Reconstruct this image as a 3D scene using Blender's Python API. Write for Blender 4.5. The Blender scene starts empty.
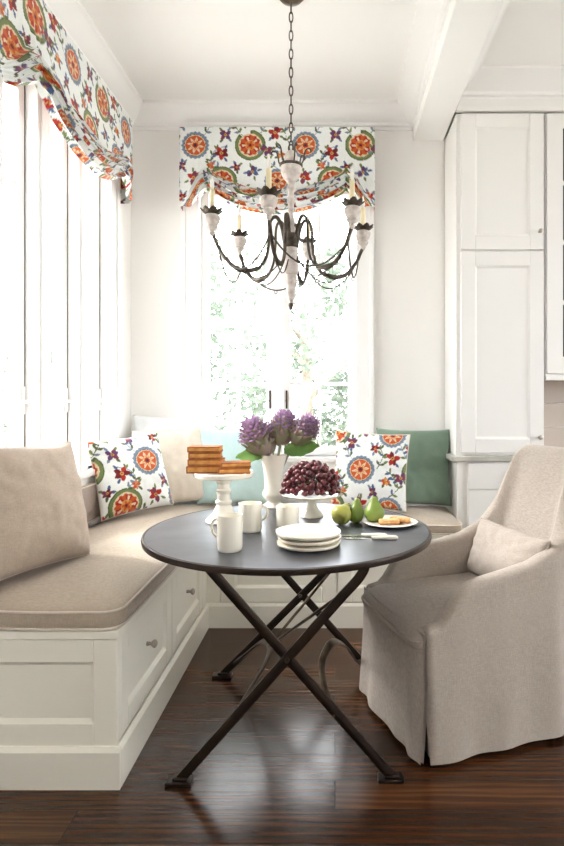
import bpy, bmesh, math, random
import numpy as np
from mathutils import Vector, Matrix, noise
random.seed(7)
C = bpy.context.scene.collection
PI = math.pi
R = math.radians

# ------------------------------------------------------------------ helpers
def lin(r, g, b):
    f = lambda c: (c/255/12.92) if c/255 <= .04045 else ((c/255+.055)/1.055)**2.4
    return (f(r), f(g), f(b), 1)

class MB:
    def __init__(s): s.v, s.f, s.c = [], [], []
    def add(s, vs, fs):
        o = len(s.v); s.v += [tuple(v) for v in vs]; s.f += [tuple(i+o for i in f) for f in fs]
        return s
    def box(s, x0, x1, y0, y1, z0, z1):
        vs = [(x, y, z) for x in (x0, x1) for y in (y0, y1) for z in (z0, z1)]
        return s.add(vs, [(0,1,3,2),(4,6,7,5),(0,4,5,1),(2,3,7,6),(0,2,6,4),(1,5,7,3)])
    def obox(s, c, ax, ay, az):
        c, ax, ay, az = Vector(c), Vector(ax), Vector(ay), Vector(az)
        vs = [c+ax*i+ay*j+az*k for i in (-1,1) for j in (-1,1) for k in (-1,1)]
        return s.add(vs, [(0,1,3,2),(4,6,7,5),(0,4,5,1),(2,3,7,6),(0,2,6,4),(1,5,7,3)])
    def prism(s, poly, a0, a1, fn):
        n = len(poly)
        vs = [fn(p, a0) for p in poly]+[fn(p, a1) for p in poly]
        fs = [(i, (i+1) % n, n+(i+1) % n, n+i) for i in range(n)]+[tuple(range(n-1,-1,-1)), tuple(range(n, 2*n))]
        return s.add(vs, fs)
    def tube(s, pts, rad, n=8, cap=True, flat=1.0, up=None):
        pts = [Vector(p) for p in pts]; m = len(pts)
        rs = rad if isinstance(rad, (list, tuple)) else [rad]*m
        vs = []; prev = None
        for i, p in enumerate(pts):
            t = (pts[min(i+1, m-1)]-pts[max(i-1, 0)])
            t = t.normalized() if t.length > 1e-9 else Vector((0,0,1))
            if up is not None: a = Vector(up)
            elif prev is None: a = Vector((0,0,1)) if abs(t.z) < .9 else Vector((1,0,0))
            else: a = prev
            a = (a-t*a.dot(t))
            a = a.normalized() if a.length > 1e-6 else t.orthogonal().normalized()
            prev = a; b = t.cross(a)
            for k in range(n):
                w = 2*PI*k/n
                vs.append(p+a*math.cos(w)*rs[i]+b*math.sin(w)*rs[i]*flat)
        fs = [(i*n+k, i*n+(k+1) % n, (i+1)*n+(k+1) % n, (i+1)*n+k) for i in range(m-1) for k in range(n)]
        if cap: fs += [tuple(range(n-1,-1,-1)), tuple((m-1)*n+k for k in range(n))]
        return s.add(vs, fs)
    def loop(s, pts, rad, n=6):
        pts = [Vector(p) for p in pts]; m = len(pts); vs = []
        nrm = Vector((0,0,0))
        for i in range(m): nrm += pts[i].cross(pts[(i+1) % m])
        nrm = nrm.normalized() if nrm.length > 1e-9 else Vector((0,0,1))
        for i, p in enumerate(pts):
            t = (pts[(i+1) % m]-pts[i-1]).normalized(); a = (nrm-t*nrm.dot(t)).normalized(); b = t.cross(a)
            for k in range(n):
                w = 2*PI*k/n; vs.append(p+a*math.cos(w)*rad+b*math.sin(w)*rad)
        return s.add(vs, [(i*n+k, i*n+(k+1) % n, ((i+1) % m)*n+(k+1) % n, ((i+1) % m)*n+k) for i in range(m) for k in range(n)])
    def lathe(s, prof, c=(0,0,0), n=32, mod=None):
        vs = []; m = len(prof)
        for r, z in prof:
            for k in range(n):
                w = 2*PI*k/n; q = r*(mod(w, r, z) if mod else 1)
                vs.append((c[0]+q*math.cos(w), c[1]+q*math.sin(w), c[2]+z))
        fs = [(i*n+k, i*n+(k+1) % n, (i+1)*n+(k+1) % n, (i+1)*n+k) for i in range(m-1) for k in range(n)]
        if prof[0][0] > 1e-6: fs.append(tuple(range(n-1,-1,-1)))
        if prof[-1][0] > 1e-6: fs.append(tuple((m-1)*n+k for k in range(n)))
        return s.add(vs, fs)
    def ball(s, c, r, n=12, m=8, sz=1.0):
        return s.lathe([(max(r*math.sin(PI*i/m), 1e-7), -r*sz*math.cos(PI*i/m)) for i in range(m+1)], c, n)
    def grid(s, nu, nv, fn, col=None):
        vs = [fn(i/nu, j/nv) for j in range(nv+1) for i in range(nu+1)]
        if col is not None: s.c += [col(i/nu, j/nv) for j in range(nv+1) for i in range(nu+1)]
        return s.add(vs, [(j*(nu+1)+i, j*(nu+1)+i+1, (j+1)*(nu+1)+i+1, (j+1)*(nu+1)+i) for j in range(nv) for i in range(nu)])
    def leaf(s, base, d, up, L, W, curl=.2, nu=4, nv=6, cup=.25, frill=0):
        base, d, up = Vector(base), Vector(d).normalized(), Vector(up)
        up = (up-d*up.dot(d)).normalized(); side = d.cross(up); ph = random.random()*6
        def fn(u, v):
            w = W*(math.sin(PI*min(1, v*.92+.06))**.8)*(u-.5)
            e = frill*math.sin(v*23+ph)*abs(u-.5)*2
            return base+d*(L*v*(1-.25*curl*v))+side*(w)+up*(curl*L*v*v+cup*abs(u-.5)*W*2*abs(u-.5)+e)
        return s.grid(nu, nv, fn)

def cat(pts, k=8):
    P = [Vector(p) for p in pts]; out = []
    for i in range(len(P)-1):
        a, b, c, d = P[max(i-1,0)], P[i], P[i+1], P[min(i+2, len(P)-1)]
        for j in range(k):
            t = j/k
            out.append(.5*((2*b)+(c-a)*t+(2*a-5*b+4*c-d)*t*t+(3*b-a-3*c+d)*t**3))
    return out+[P[-1]]

def link(name, mb, m, parent=None, loc=(0,0,0), bevel=0, smooth=35, merge=False, sub=0, kind=None, label=None):
    o0 = Vector(loc) if parent is None else Vector(parent['_o'])
    me = bpy.data.meshes.new(name)
    me.from_pydata([tuple(Vector(v)-o0) for v in mb.v], [], mb.f)
    if mb.c:
        at = me.color_attributes.new('print', 'FLOAT_COLOR', 'POINT')
        at.data.foreach_set('color', np.array(mb.c, np.float32).ravel())
    bm = bmesh.new(); bm.from_mesh(me)
    if merge: bmesh.ops.remove_doubles(bm, verts=bm.verts, dist=1e-5)
    bmesh.ops.recalc_face_normals(bm, faces=bm.faces)
    bm.to_mesh(me); bm.free()
    if smooth:
        me.polygons.foreach_set('use_smooth', [True]*len(me.polygons))
        if smooth < 180: me.set_sharp_from_angle(angle=R(smooth))
    me.materials.append(m)
    o = bpy.data.objects.new(name, me); C.objects.link(o)
    o['_o'] = tuple(o0)
    if parent is None: o.location = o0
    else: o.parent = parent
    if bevel:
        b = o.modifiers.new('bevel', 'BEVEL'); b.width = bevel; b.segments = 2; b.limit_method = 'ANGLE'; b.angle_limit = R(50)
    if sub:
        b = o.modifiers.new('sub', 'SUBSURF'); b.levels = sub; b.render_levels = sub
    if kind: o['kind'] = kind
    if label: o['label'] = label
    return o

def tag(o, label, cat, group=None):
    o['label'] = label; o['category'] = cat
    if group: o['group'] = group
    return o

def thing(name, label, cat, loc=(0,0,0), rz=0, group=None, local=False):
    o = bpy.data.objects.new(name, None); C.objects.link(o); o.location = loc; o.rotation_euler = (0,0,rz)
    o.empty_display_size = .05
    o['_o'] = (0,0,0) if local else tuple(loc)
    return tag(o, label, cat, group)

def copy_tree(src, loc, rz, label, parent=None):
    c = src.copy(); C.objects.link(c)
    if parent is None:
        c.location = loc; c.rotation_euler = (0,0,rz); c['label'] = label
    else: c.parent = parent
    for ch in list(src.children): copy_tree(ch, None, None, None, c)
    return c

# ------------------------------------------------------------------ materials
def mat(name, col, rough=.5, metal=0, spec=.5, bump=None, var=None, coat=0, sheen=0, sss=0):
    m = bpy.data.materials.new(name); m.use_nodes = True; nt = m.node_tree; N = nt.nodes; L = nt.links
    b = N['Principled BSDF']
    b.inputs['Base Color'].default_value = col; b.inputs['Roughness'].default_value = rough
    b.inputs['Metallic'].default_value = metal; b.inputs['Specular IOR Level'].default_value = spec
    b.inputs['Coat Weight'].default_value = coat; b.inputs['Sheen Weight'].default_value = sheen
    if sss:
        b.inputs['Subsurface Weight'].default_value = sss; b.inputs['Subsurface Scale'].default_value = .01
    tc = N.new('ShaderNodeTexCoord')
    if var:                       # (second colour, scale, detail)
        nz = N.new('ShaderNodeTexNoise'); nz.inputs['Scale'].default_value = var[1]; nz.inputs['Detail'].default_value = 6
        L.new(tc.outputs['Object'], nz.inputs['Vector'])
        rp = N.new('ShaderNodeValToRGB'); rp.color_ramp.elements[0].position = .35; rp.color_ramp.elements[1].position = .68
        rp.color_ramp.elements[0].color = col; rp.color_ramp.elements[1].color = var[0]
        L.new(nz.outputs['Fac'], rp.inputs['Fac']); L.new(rp.outputs['Color'], b.inputs['Base Color'])
    if bump:                      # (scale, strength)
        nz = N.new('ShaderNodeTexNoise'); nz.inputs['Scale'].default_value = bump[0]; nz.inputs['Detail'].default_value = 4
        L.new(tc.outputs['Object'], nz.inputs['Vector'])
        bp = N.new('ShaderNodeBump'); bp.inputs['Strength'].default_value = bump[1]; bp.inputs['Distance'].default_value = .01
        L.new(nz.outputs['Fac'], bp.inputs['Height']); L.new(bp.outputs['Normal'], b.inputs['Normal'])
    return m

def linen(name, col, col2, attr=False, bumps=.16):
    m = bpy.data.materials.new(name); m.use_nodes = True; nt = m.node_tree; N = nt.nodes; L = nt.links
    b = N['Principled BSDF']; b.inputs['Roughness'].default_value = .9; b.inputs['Sheen Weight'].default_value = .25
    b.inputs['Specular IOR Level'].default_value = .2
    tc = N.new('ShaderNodeTexCoord'); fac = []
    for sc in ((900, 60, 60), (60, 60, 900)):
        mp = N.new('ShaderNodeMapping'); mp.inputs['Scale'].default_value = sc
        nz = N.new('ShaderNodeTexNoise'); nz.inputs['Scale'].default_value = 1; nz.inputs['Detail'].default_value = 3
        L.new(tc.outputs['Object'], mp.inputs['Vector']); L.new(mp.outputs['Vector'], nz.inputs['Vector']); fac.append(nz)
    ad = N.new('ShaderNodeMath'); ad.operation = 'MULTIPLY_ADD'; ad.inputs[1].default_value = .5; 
    hf = N.new('ShaderNodeMath'); hf.operation = 'MULTIPLY'; hf.inputs[1].default_value = .5
    L.new(fac[0].outputs['Fac'], hf.inputs[0]); L.new(fac[1].outputs['Fac'], ad.inputs[0]); L.new(hf.outputs[0], ad.inputs[2])
    if attr:
        a = N.new('ShaderNodeVertexColor'); a.layer_name = 'print'; L.new(a.outputs['Color'], b.inputs['Base Color'])
    else:
        rp = N.new('ShaderNodeValToRGB'); rp.color_ramp.elements[0].position = .35; rp.color_ramp.elements[1].position = .65
        rp.color_ramp.elements[0].color = col; rp.color_ramp.elements[1].color = col2
        L.new(ad.outputs[0], rp.inputs['Fac']); L.new(rp.outputs['Color'], b.inputs['Base Color'])
    big = N.new('ShaderNodeTexNoise'); big.inputs['Scale'].default_value = 9; big.inputs['Detail'].default_value = 5
    big.inputs['Distortion'].default_value = 1.2
    L.new(tc.outputs['Object'], big.inputs['Vector'])
    mx = N.new('ShaderNodeMath'); mx.operation = 'MULTIPLY_ADD'; mx.inputs[1].default_value = 1.5
    L.new(big.outputs['Fac'], mx.inputs[0]); L.new(ad.outputs[0], mx.inputs[2])
    bp = N.new('ShaderNodeBump'); bp.inputs['Strength'].default_value = bumps; bp.inputs['Distance'].default_value = .012
    L.new(mx.outputs[0], bp.inputs['Height']); L.new(bp.outputs['Normal'], b.inputs['Normal'])
    return m

def wood_floor():
    m = bpy.data.materials.new('dark_walnut_floor'); m.use_nodes = True; nt = m.node_tree; N = nt.nodes; L = nt.links
    b = N['Principled BSDF']
    tc = N.new('ShaderNodeTexCoord')
    br = N.new('ShaderNodeTexBrick'); br.offset = .37; br.inputs['Scale'].default_value = 1
    br.inputs['Brick Width'].default_value = 2.1; br.inputs['Row Height'].default_value = .135
    br.inputs['Mortar Size'].default_value = .0022; br.inputs['Mortar Smooth'].default_value = .3
    br.inputs['Color1'].default_value = (0,0,0,1); br.inputs['Color2'].default_value = (1,1,1,1); br.inputs['Mortar'].default_value = (.5,.5,.5,1)
    L.new(tc.outputs['Object'], br.inputs['Vector'])
    # shift the grain per board
    ml = N.new('ShaderNodeVectorMath'); ml.operation = 'MULTIPLY'; ml.inputs[1].default_value = (7, 3, 5)
    L.new(br.outputs['Color'], ml.inputs[0])
    ad = N.new('ShaderNodeVectorMath'); ad.operation = 'ADD'
    L.new(tc.outputs['Object'], ad.inputs[0]); L.new(ml.outputs[0], ad.inputs[1])
    mp = N.new('ShaderNodeMapping'); mp.inputs['Scale'].default_value = (.8, 8, 1); L.new(ad.outputs[0], mp.inputs['Vector'])
    nz = N.new('ShaderNodeTexNoise'); nz.inputs['Scale'].default_value = 1.6; nz.inputs['Detail'].default_value = 5; nz.inputs['Distortion'].default_value = .9
    L.new(mp.outputs[0], nz.inputs['Vector'])
    wv = N.new('ShaderNodeTexWave'); wv.wave_type = 'RINGS'; wv.rings_direction = 'Z'; wv.inputs['Scale'].default_value = 1.3; wv.inputs['Distortion'].default_value = 9
    wv.inputs['Detail'].default_value = 3; wv.inputs['Detail Scale'].default_value = 1.2
    L.new(mp.outputs[0], wv.inputs['Vector'])
    mp2 = N.new('ShaderNodeMapping'); mp2.inputs['Scale'].default_value = (6, 170, 1); L.new(ad.outputs[0], mp2.inputs['Vector'])
    n2 = N.new('ShaderNodeTexNoise'); n2.inputs['Scale'].default_value = 1; n2.inputs['Detail'].default_value = 3; L.new(mp2.outputs[0], n2.inputs['Vector'])
    a1 = N.new('ShaderNodeMath'); a1.operation = 'MULTIPLY_ADD'; a1.inputs[1].default_value = .16; L.new(wv.outputs['Fac'], a1.inputs[0])
    a0 = N.new('ShaderNodeMath'); a0.operation = 'MULTIPLY'; a0.inputs[1].default_value = .56; L.new(nz.outputs['Fac'], a0.inputs[0]); L.new(a0.outputs[0], a1.inputs[2])
    a2 = N.new('ShaderNodeMath'); a2.operation = 'MULTIPLY_ADD'; a2.inputs[1].default_value = .26; L.new(n2.outputs['Fac'], a2.inputs[0]); L.new(a1.outputs[0], a2.inputs[2])
    rp = N.new('ShaderNodeValToRGB'); e = rp.color_ramp.elements
    e[0].position = .15; e[0].color = lin(28,14,7); e[1].position = .8; e[1].color = lin(106,66,38)
    k = e.new(.5); k.color = lin(66,39,21)
    L.new(a2.outputs[0], rp.inputs['Fac'])
    # board to board value
    hs = N.new('ShaderNodeHueSaturation'); sp = N.new('ShaderNodeSeparateColor'); L.new(br.outputs['Color'], sp.inputs[0])
    mr = N.new('ShaderNodeMapRange'); mr.inputs['To Min'].default_value = .7; mr.inputs['To Max'].default_value = 1.35; L.new(sp.outputs[0], mr.inputs['Value'])
    L.new(mr.outputs[0], hs.inputs['Value']); L.new(rp.outputs['Color'], hs.inputs['Color'])
    mx = N.new('ShaderNodeMix'); mx.data_type = 'RGBA'; L.new(br.outputs['Fac'], mx.inputs['Factor']); L.new(hs.outputs[0], mx.inputs['A']); mx.inputs['B'].default_value = lin(14,9,7)
    L.new(mx.outputs['Result'], b.inputs['Base Color'])
    rr = N.new('ShaderNodeMapRange'); rr.inputs['To Min'].default_value = .16; rr.inputs['To Max'].default_value = .28; L.new(a2.outputs[0], rr.inputs['Value']); L.new(rr.outputs[0], b.inputs['Roughness'])
    b.inputs['Specular IOR Level'].default_value = .4
    bp = N.new('ShaderNodeBump'); bp.inputs['Strength'].default_value = .05; bp.inputs['Distance'].default_value = .003
    L.new(a2.outputs[0], bp.inputs['Height'])
    bp2 = N.new('ShaderNodeBump'); bp2.invert = True; bp2.inputs['Strength'].default_value = .5; bp2.inputs['Distance'].default_value = .003
    L.new(br.outputs['Fac'], bp2.inputs['Height']); L.new(bp.outputs['Normal'], bp2.inputs['Normal']); L.new(bp2.outputs['Normal'], b.inputs['Normal'])
    return m

def glass_mat(name, tint=(1,1,1,1), refl=.06):
    m = bpy.data.materials.new(name); m.use_nodes = True; nt = m.node_tree; N = nt.nodes; L = nt.links
    N.remove(N['Principled BSDF'])
    t = N.new('ShaderNodeBsdfTransparent'); t.inputs['Color'].default_value = tint
    g = N.new('ShaderNodeBsdfGlossy'); g.inputs['Roughness'].default_value = .02
    fr = N.new('ShaderNodeFresnel'); fr.inputs['IOR'].default_value = 1.3
    mx = N.new('ShaderNodeMixShader'); mn = N.new('ShaderNodeMath'); mn.operation = 'MINIMUM'; mn.inputs[1].default_value = .16; L.new(fr.outputs[0], mn.inputs[0]); L.new(mn.outputs[0], mx.inputs[0]); L.new(t.outputs[0], mx.inputs[1]); L.new(g.outputs[0], mx.inputs[2])
    L.new(mx.outputs[0], N['Material Output'].inputs['Surface'])
    return m

def leaf_mat(name, c1, c2, scale=3, transl=.35):
    m = mat(name, c1, .55, var=(c2, scale)); nt = m.node_tree; N = nt.nodes; L = nt.links
    b = N['Principled BSDF']; t = N.new('ShaderNodeBsdfTranslucent'); t.inputs['Color'].default_value = c2
    mx = N.new('ShaderNodeMixShader'); mx.inputs[0].default_value = transl
    L.new(b.outputs[0], mx.inputs[1]); L.new(t.outputs[0], mx.inputs[2]); L.new(mx.outputs[0], N['Material Output'].inputs['Surface'])
    return m

M = dict(
 wall=mat('warm_white_wall_paint', lin(242,240,237), .75, spec=.3, bump=(120,.03)),
 ceil=mat('white_ceiling_paint', lin(248,247,245), .8, spec=.2, bump=(90,.03)),
 trim=mat('white_satin_trim_paint', lin(242,241,240), .38, bump=(60,.015)),
 cab=mat('ivory_cabinet_paint', lin(236,234,231), .4, bump=(60,.015)),
 bench=mat('ivory_bench_paint', lin(236,231,217), .4, bump=(60,.015)),
 floor=wood_floor(),
 stone=mat('pale_grey_stone', lin(196,194,186), .3, var=(lin(170,168,160), 14)),
 splash=mat('taupe_board_paint', lin(196,182,172), .5, bump=(40,.02)),
 glass=glass_mat('clear_window_glass'),
 darkglass=mat('dark_cabinet_glass', lin(62,64,66), .08),
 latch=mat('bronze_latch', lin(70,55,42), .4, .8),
 nickel=mat('brushed_nickel', lin(176,168,156), .28, 1),
 linen=linen('oatmeal_linen', lin(196,182,166), lin(216,204,190)),
 seatlin=linen('sand_linen', lin(162,147,128), lin(182,167,149)),
 beige=linen('warm_beige_linen', lin(164,147,131), lin(188,172,155)),
 taupe=linen('taupe_linen', lin(150,134,126), lin(166,150,142)),
 cream=linen('cream_linen', lin(212,200,184), lin(226,216,202)),
 whitel=linen('white_cotton', lin(232,236,238), lin(242,244,245)),
 aqua=linen('pale_aqua_velvet', lin(178,206,205), lin(196,219,218)),
 sage=linen('sage_green_linen', lin(110,132,115), lin(124,144,127)),
 chair=linen('flax_slipcover_linen', lin(158,146,135), lin(183,172,161), bumps=.25),
 pipe=linen('piping_linen', lin(204,191,176), lin(220,209,196)),
 prnt=linen('printed_cotton', None, None, attr=True, bumps=.2),
 tabletop=mat('dark_pewter_metal_top', lin(104,106,114), .3, .75, var=(lin(86,88,95), 7), bump=(30,.02)),
 bronze=mat('dark_bronze_iron', lin(40,30,25), .36, .6, var=(lin(56,42,33), 18)),
 steel=mat('worn_steel_strap', lin(120,108,92), .3, .9, var=(lin(70,58,46), 14)),
 iron=mat('antique_iron', lin(62,54,46), .5, .6, var=(lin(98,88,76), 30), bump=(120,.1)),
 greywood=mat('chalky_grey_wood', lin(224,216,209), .75, var=(lin(186,174,166), 40), bump=(90,.2)),
 candle=mat('ivory_candle_sleeve', lin(228,214,178), .6, sss=.1),
 bulb=mat('frosted_bulb', lin(240,238,230), .25),
 crystal=glass_mat('crystal', (.93,.95,.97,1)),
 china=mat('white_ironstone', lin(236,230,216), .22, spec=.5, coat=.3),
 china2=mat('cream_ironstone', lin(232,224,206), .25, coat=.3),
 cake=mat('golden_cake', lin(222,164,92), .8, var=(lin(200,132,62), 45), bump=(220,.3)),
 crust=mat('brown_cake_crust', lin(176,106,50), .75, var=(lin(146,80,36), 60), bump=(260,.3)),
 toast=mat('pale_biscuit', lin(222,182,128), .8, var=(lin(198,146,88), 60), bump=(260,.3)),
 grape=mat('red_grape_skin', lin(104,32,36), .3, var=(lin(70,20,34), 18), coat=.2),
 grapestem=mat('grape_stem', lin(130,120,60), .6),
 pear_g=mat('green_pear_skin', lin(128,148,62), .38, var=(lin(108,132,54), 9), bump=(300,.05)),
 pear_y=mat('yellow_green_pear_skin', lin(164,158,72), .38, var=(lin(134,142,60), 8), bump=(300,.05)),
 pearstem=mat('pear_stem', lin(74,56,34), .7),
 knife=mat('polished_silver', lin(214,212,206), .18, 1),
 bone=mat('bone_handle', lin(232,226,212), .3),
 purple=leaf_mat('purple_petal', lin(146,108,148), lin(186,156,184), 30, .2),
 pinkgreen=leaf_mat('pink_veined_green', lin(136,148,100), lin(162,128,138), 26, .2),
 green=leaf_mat('fresh_green_leaf', lin(92,132,62), lin(120,158,84), 14, .25),
 tree=leaf_mat('sunlit_foliage', lin(84,97,84), lin(106,118,104), 2, .3),
 bark=mat('grey_bark', lin(150,140,128), .9, var=(lin(110,100,90), 6)),
 pale_ground=mat('pale_ground', lin(205,202,194), .9, var=(lin(192,188,180), 4)),  # invented paving for the outdoor ground, toned pale to bounce light onto the ceiling
 darkwood=mat('dark_leg_wood', lin(50,36,28), .5),
)

# ------------------------------------------------------------------ printed suzani cloth
TW, TH = .69, .46
def make_tile():
    nx, ny = 552, 368
    U, V = np.meshgrid((np.arange(nx)+.5)/nx*TW, (np.arange(ny)+.5)/ny*TH)
    img = np.empty((ny, nx, 3)); img[:] = lin(228,231,229)[:3]
    rnd = random.Random(3)
    col = {k: np.array(lin(*c)[:3]) for k, c in dict(slate=(128,146,168), cream=(240,222,186), orange=(212,96,44), red=(186,48,38), deep=(120,30,36),
           green=(122,138,84), olive=(92,106,66), purple=(104,66,110), blue=(84,108,152), dark=(58,40,52), gold=(226,164,84), plum=(132,60,84), pink=(222,142,120)).items()}
    def d(cx, cy):
        dx = (U-cx+TW/2) % TW-TW/2; dy = (V-cy+TH/2) % TH-TH/2
        return dx, dy, np.hypot(dx, dy), np.arctan2(dy, dx)
    def put(mask, c): img[mask] = col[c]
    def ell(cx, cy, a, b, ang, c):
        dx, dy, r, t = d(cx, cy); ca, sa = math.cos(ang), math.sin(ang)
        x = dx*ca+dy*sa; y = -dx*sa+dy*ca
        put((np.abs(x)/a)**1.5+(np.abs(y)/b)**1.5 < 1, c)
    def stem(pts, c, w=.0028):
        for p in cat([(x, y, 0) for x, y in pts], 14):
            dx, dy, r, t = d(p.x, p.y); put(r < w, c)
    def vine(pts, c, leafc, every=9):
        stem(pts, c); q = cat([(x, y, 0) for x, y in pts], 14)
        for i in range(5, len(q)-3, every):
            t = q[i+1]-q[i-1]; a = math.atan2(t.y, t.x)
            for sgn in (1, -1):
                b = a+sgn*.9; ell(q[i].x+.017*math.cos(b), q[i].y+.017*math.sin(b), .017, .0075, b, rnd.choice(leafc))
    vine([(.10,.11),(.17,.19),(.20,.25),(.27,.34)], 'slate', ['slate','blue','olive'])
    vine([(.445,.11),(.38,.19),(.34,.24),(.27,.34)], 'olive', ['green','olive','slate'])
    vine([(.445,.11),(.52,.2),(.56,.27),(.615,.34)], 'slate', ['blue','slate','green'])
    vine([(.69,.12),(.66,.2),(.68,.27),(.615,.34)], 'olive', ['olive','blue'])
    vine([(.27,.42),(.20,.47),(.22,.53),(.28,.56)], 'slate', ['slate','olive'])
    vine([(.615,.42),(.56,.48),(.60,.55),(.63,.57)], 'olive', ['green','blue'])
    def star(cx, cy, rad, rot):
        dx, dy, r, t = d(cx, cy)
        put(r < rad*(1+.03*np.cos(20*t)), 'slate'); put(r < rad*.80, 'dark'); put(r < rad*.775, 'cream'); put(r < rad*.72, 'orange')
        k = np.abs(((t+rot)/(2*PI)*8) % 1-.5)*2
        put(r < rad*(.24+.42*k**1.3), 'cream'); put(r < rad*(.2+.26*k**1.6), 'gold')
        put(r < rad*.2, 'red'); put(r < rad*.1, 'dark')
    def pome(cx, cy, rad, rot):
        dx, dy, r, t = d(cx, cy); tt = (t+rot+PI) % (2*PI)-PI
        put((r < rad*1.05) & (np.abs(tt) < 2.75), 'olive'); put((r < rad*.98) & (np.abs(tt) < 2.6), 'green'); put(r < rad*.80, 'cream')
        put(r < rad*(.70+.05*np.cos(12*t)), 'orange')
        put((r < rad*.66) & (np.abs(np.sin(2.5*tt)) > .55), 'red'); put((r < rad*.58) & (np.abs(np.sin(2.5*tt)) > .93), 'cream')
        put(r < rad*.34, 'gold'); put(r < rad*(.24+.07*np.cos(5*tt)), 'orange'); put(r < rad*.1, 'deep')
    star(.10,.11,.085,.2); pome(.445,.11,.092,1.2); pome(.27,.34,.09,-1.3); star(.615,.34,.08,.5)
    def blossom(cx, cy, s, c1, c2, n=5):
        s *= 1.25
        for i in range(4):
            a = 1.57*i+rnd.random(); ell(cx+s*1.3*math.cos(a), cy+s*1.3*math.sin(a), .017, .008, a, rnd.choice(['olive','slate','green','blue']))
        for i in range(n):
            a = 2*PI*i/n+rnd.random(); ell(cx+s*.62*math.cos(a), cy+s*.62*math.sin(a), s*.6, s*.4, a, c1 if i % 2 else c2)
        ell(cx, cy, s*.3, s*.3, 0, 'gold'); ell(cx, cy, s*.13, s*.13, 0, 'dark')
    for a in ((.265,.06,.030,'red','deep'),(.29,.175,.026,'plum','purple'),(.165,.275,.026,'purple','plum'),(.395,.275,.03,'red','orange'),
              (.545,.08,.026,'purple','plum'),(.60,.19,.03,'deep','red'),(.09,.365,.030,'plum','red'),(.46,.40,.027,'purple','blue'),(.02,.245,.02,'red','deep'),
              (.50,.255,.02,'pink','red'),(.20,.44,.018,'pink','orange'),(.36,.43,.018,'deep','plum'),(.71-.69,.44,.02,'purple','plum'),(.635,.05,.018,'gold','orange')):
        blossom(*a)
    g = np.random.default_rng(5)
    img *= (1+.10*(g.random((ny, nx, 1))-.5))
    w_ = np.array(lin(228,231,229)[:3]); k = np.abs(img-w_).sum(2, keepdims=True) > .25
    img = np.where(k, img*.78, img)
    return np.clip(img, 0, 1)
TILE = make_tile()
def printcol(x, y):
    j = int((y % TH)/TH*TILE.shape[0]) % TILE.shape[0]; i = int((x % TW)/TW*TILE.shape[1]) % TILE.shape[1]
    c = TILE[j, i]; return (c[0], c[1], c[2], 1)

# ------------------------------------------------------------------ room shell
CE = 3.12; XL = -1.32; YB = 3.74
def struct(name, mb, m, bevel=0, parent=None, smooth=35):
    return link(name, mb, m, parent, bevel=bevel, smooth=smooth, kind='structure')
struct('floor', MB().box(XL-.16, 4.2, -3.4, YB+.16, -.12, 0), M['floor'])
struct('ceiling', MB().box(XL-.16, 4.2, -3.4, YB+.16, CE, CE+.12), M['ceil'])
WZ0, WZ1 = .87, 2.66
w = MB(); T = .15
w.box(XL-T, XL, -3.4, 2.265, 0, CE).box(XL-T, XL, 3.355, YB+T, 0, CE).box(XL-T, XL, 2.265, 3.355, 0, WZ0).box(XL-T, XL, 2.265, 3.355, WZ1, CE)
struct('wall_left', w, M['wall'])
w = MB(); bx0, bx1 = -.875, .135
w.box(XL, bx0, YB, YB+T, 0, CE).box(bx1, 4.2, YB, YB+T, 0, CE).box(bx0, bx1, YB, YB+T, 0, WZ0).box(bx0, bx1, YB, YB+T, WZ1, CE)
struct('wall_back', w, M['wall'])
struct('wall_right_unseen', MB().box(4.2, 4.35, 2.4, YB+T, 0, CE).box(4.2, 4.35, -3.4, .2, 0, CE).box(4.2, 4.35, .2, 2.4, 0, .9).box(4.2, 4.35, .2, 2.4, 2.5, CE), M['wall'])  # unseen wall; its opening is added to let in side fill light
struct('wall_front_unseen', MB().box(XL-T, .4, -3.55, -3.4, 0, CE).box(1.9, 4.35, -3.55, -3.4, 0, CE).box(.4, 1.9, -3.55, -3.4, 0, 1.7).box(.4, 1.9, -3.55, -3.4, 2.55, CE), M['wall'])  # unseen wall cutting light from behind; opening invented and sized for fill

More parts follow.
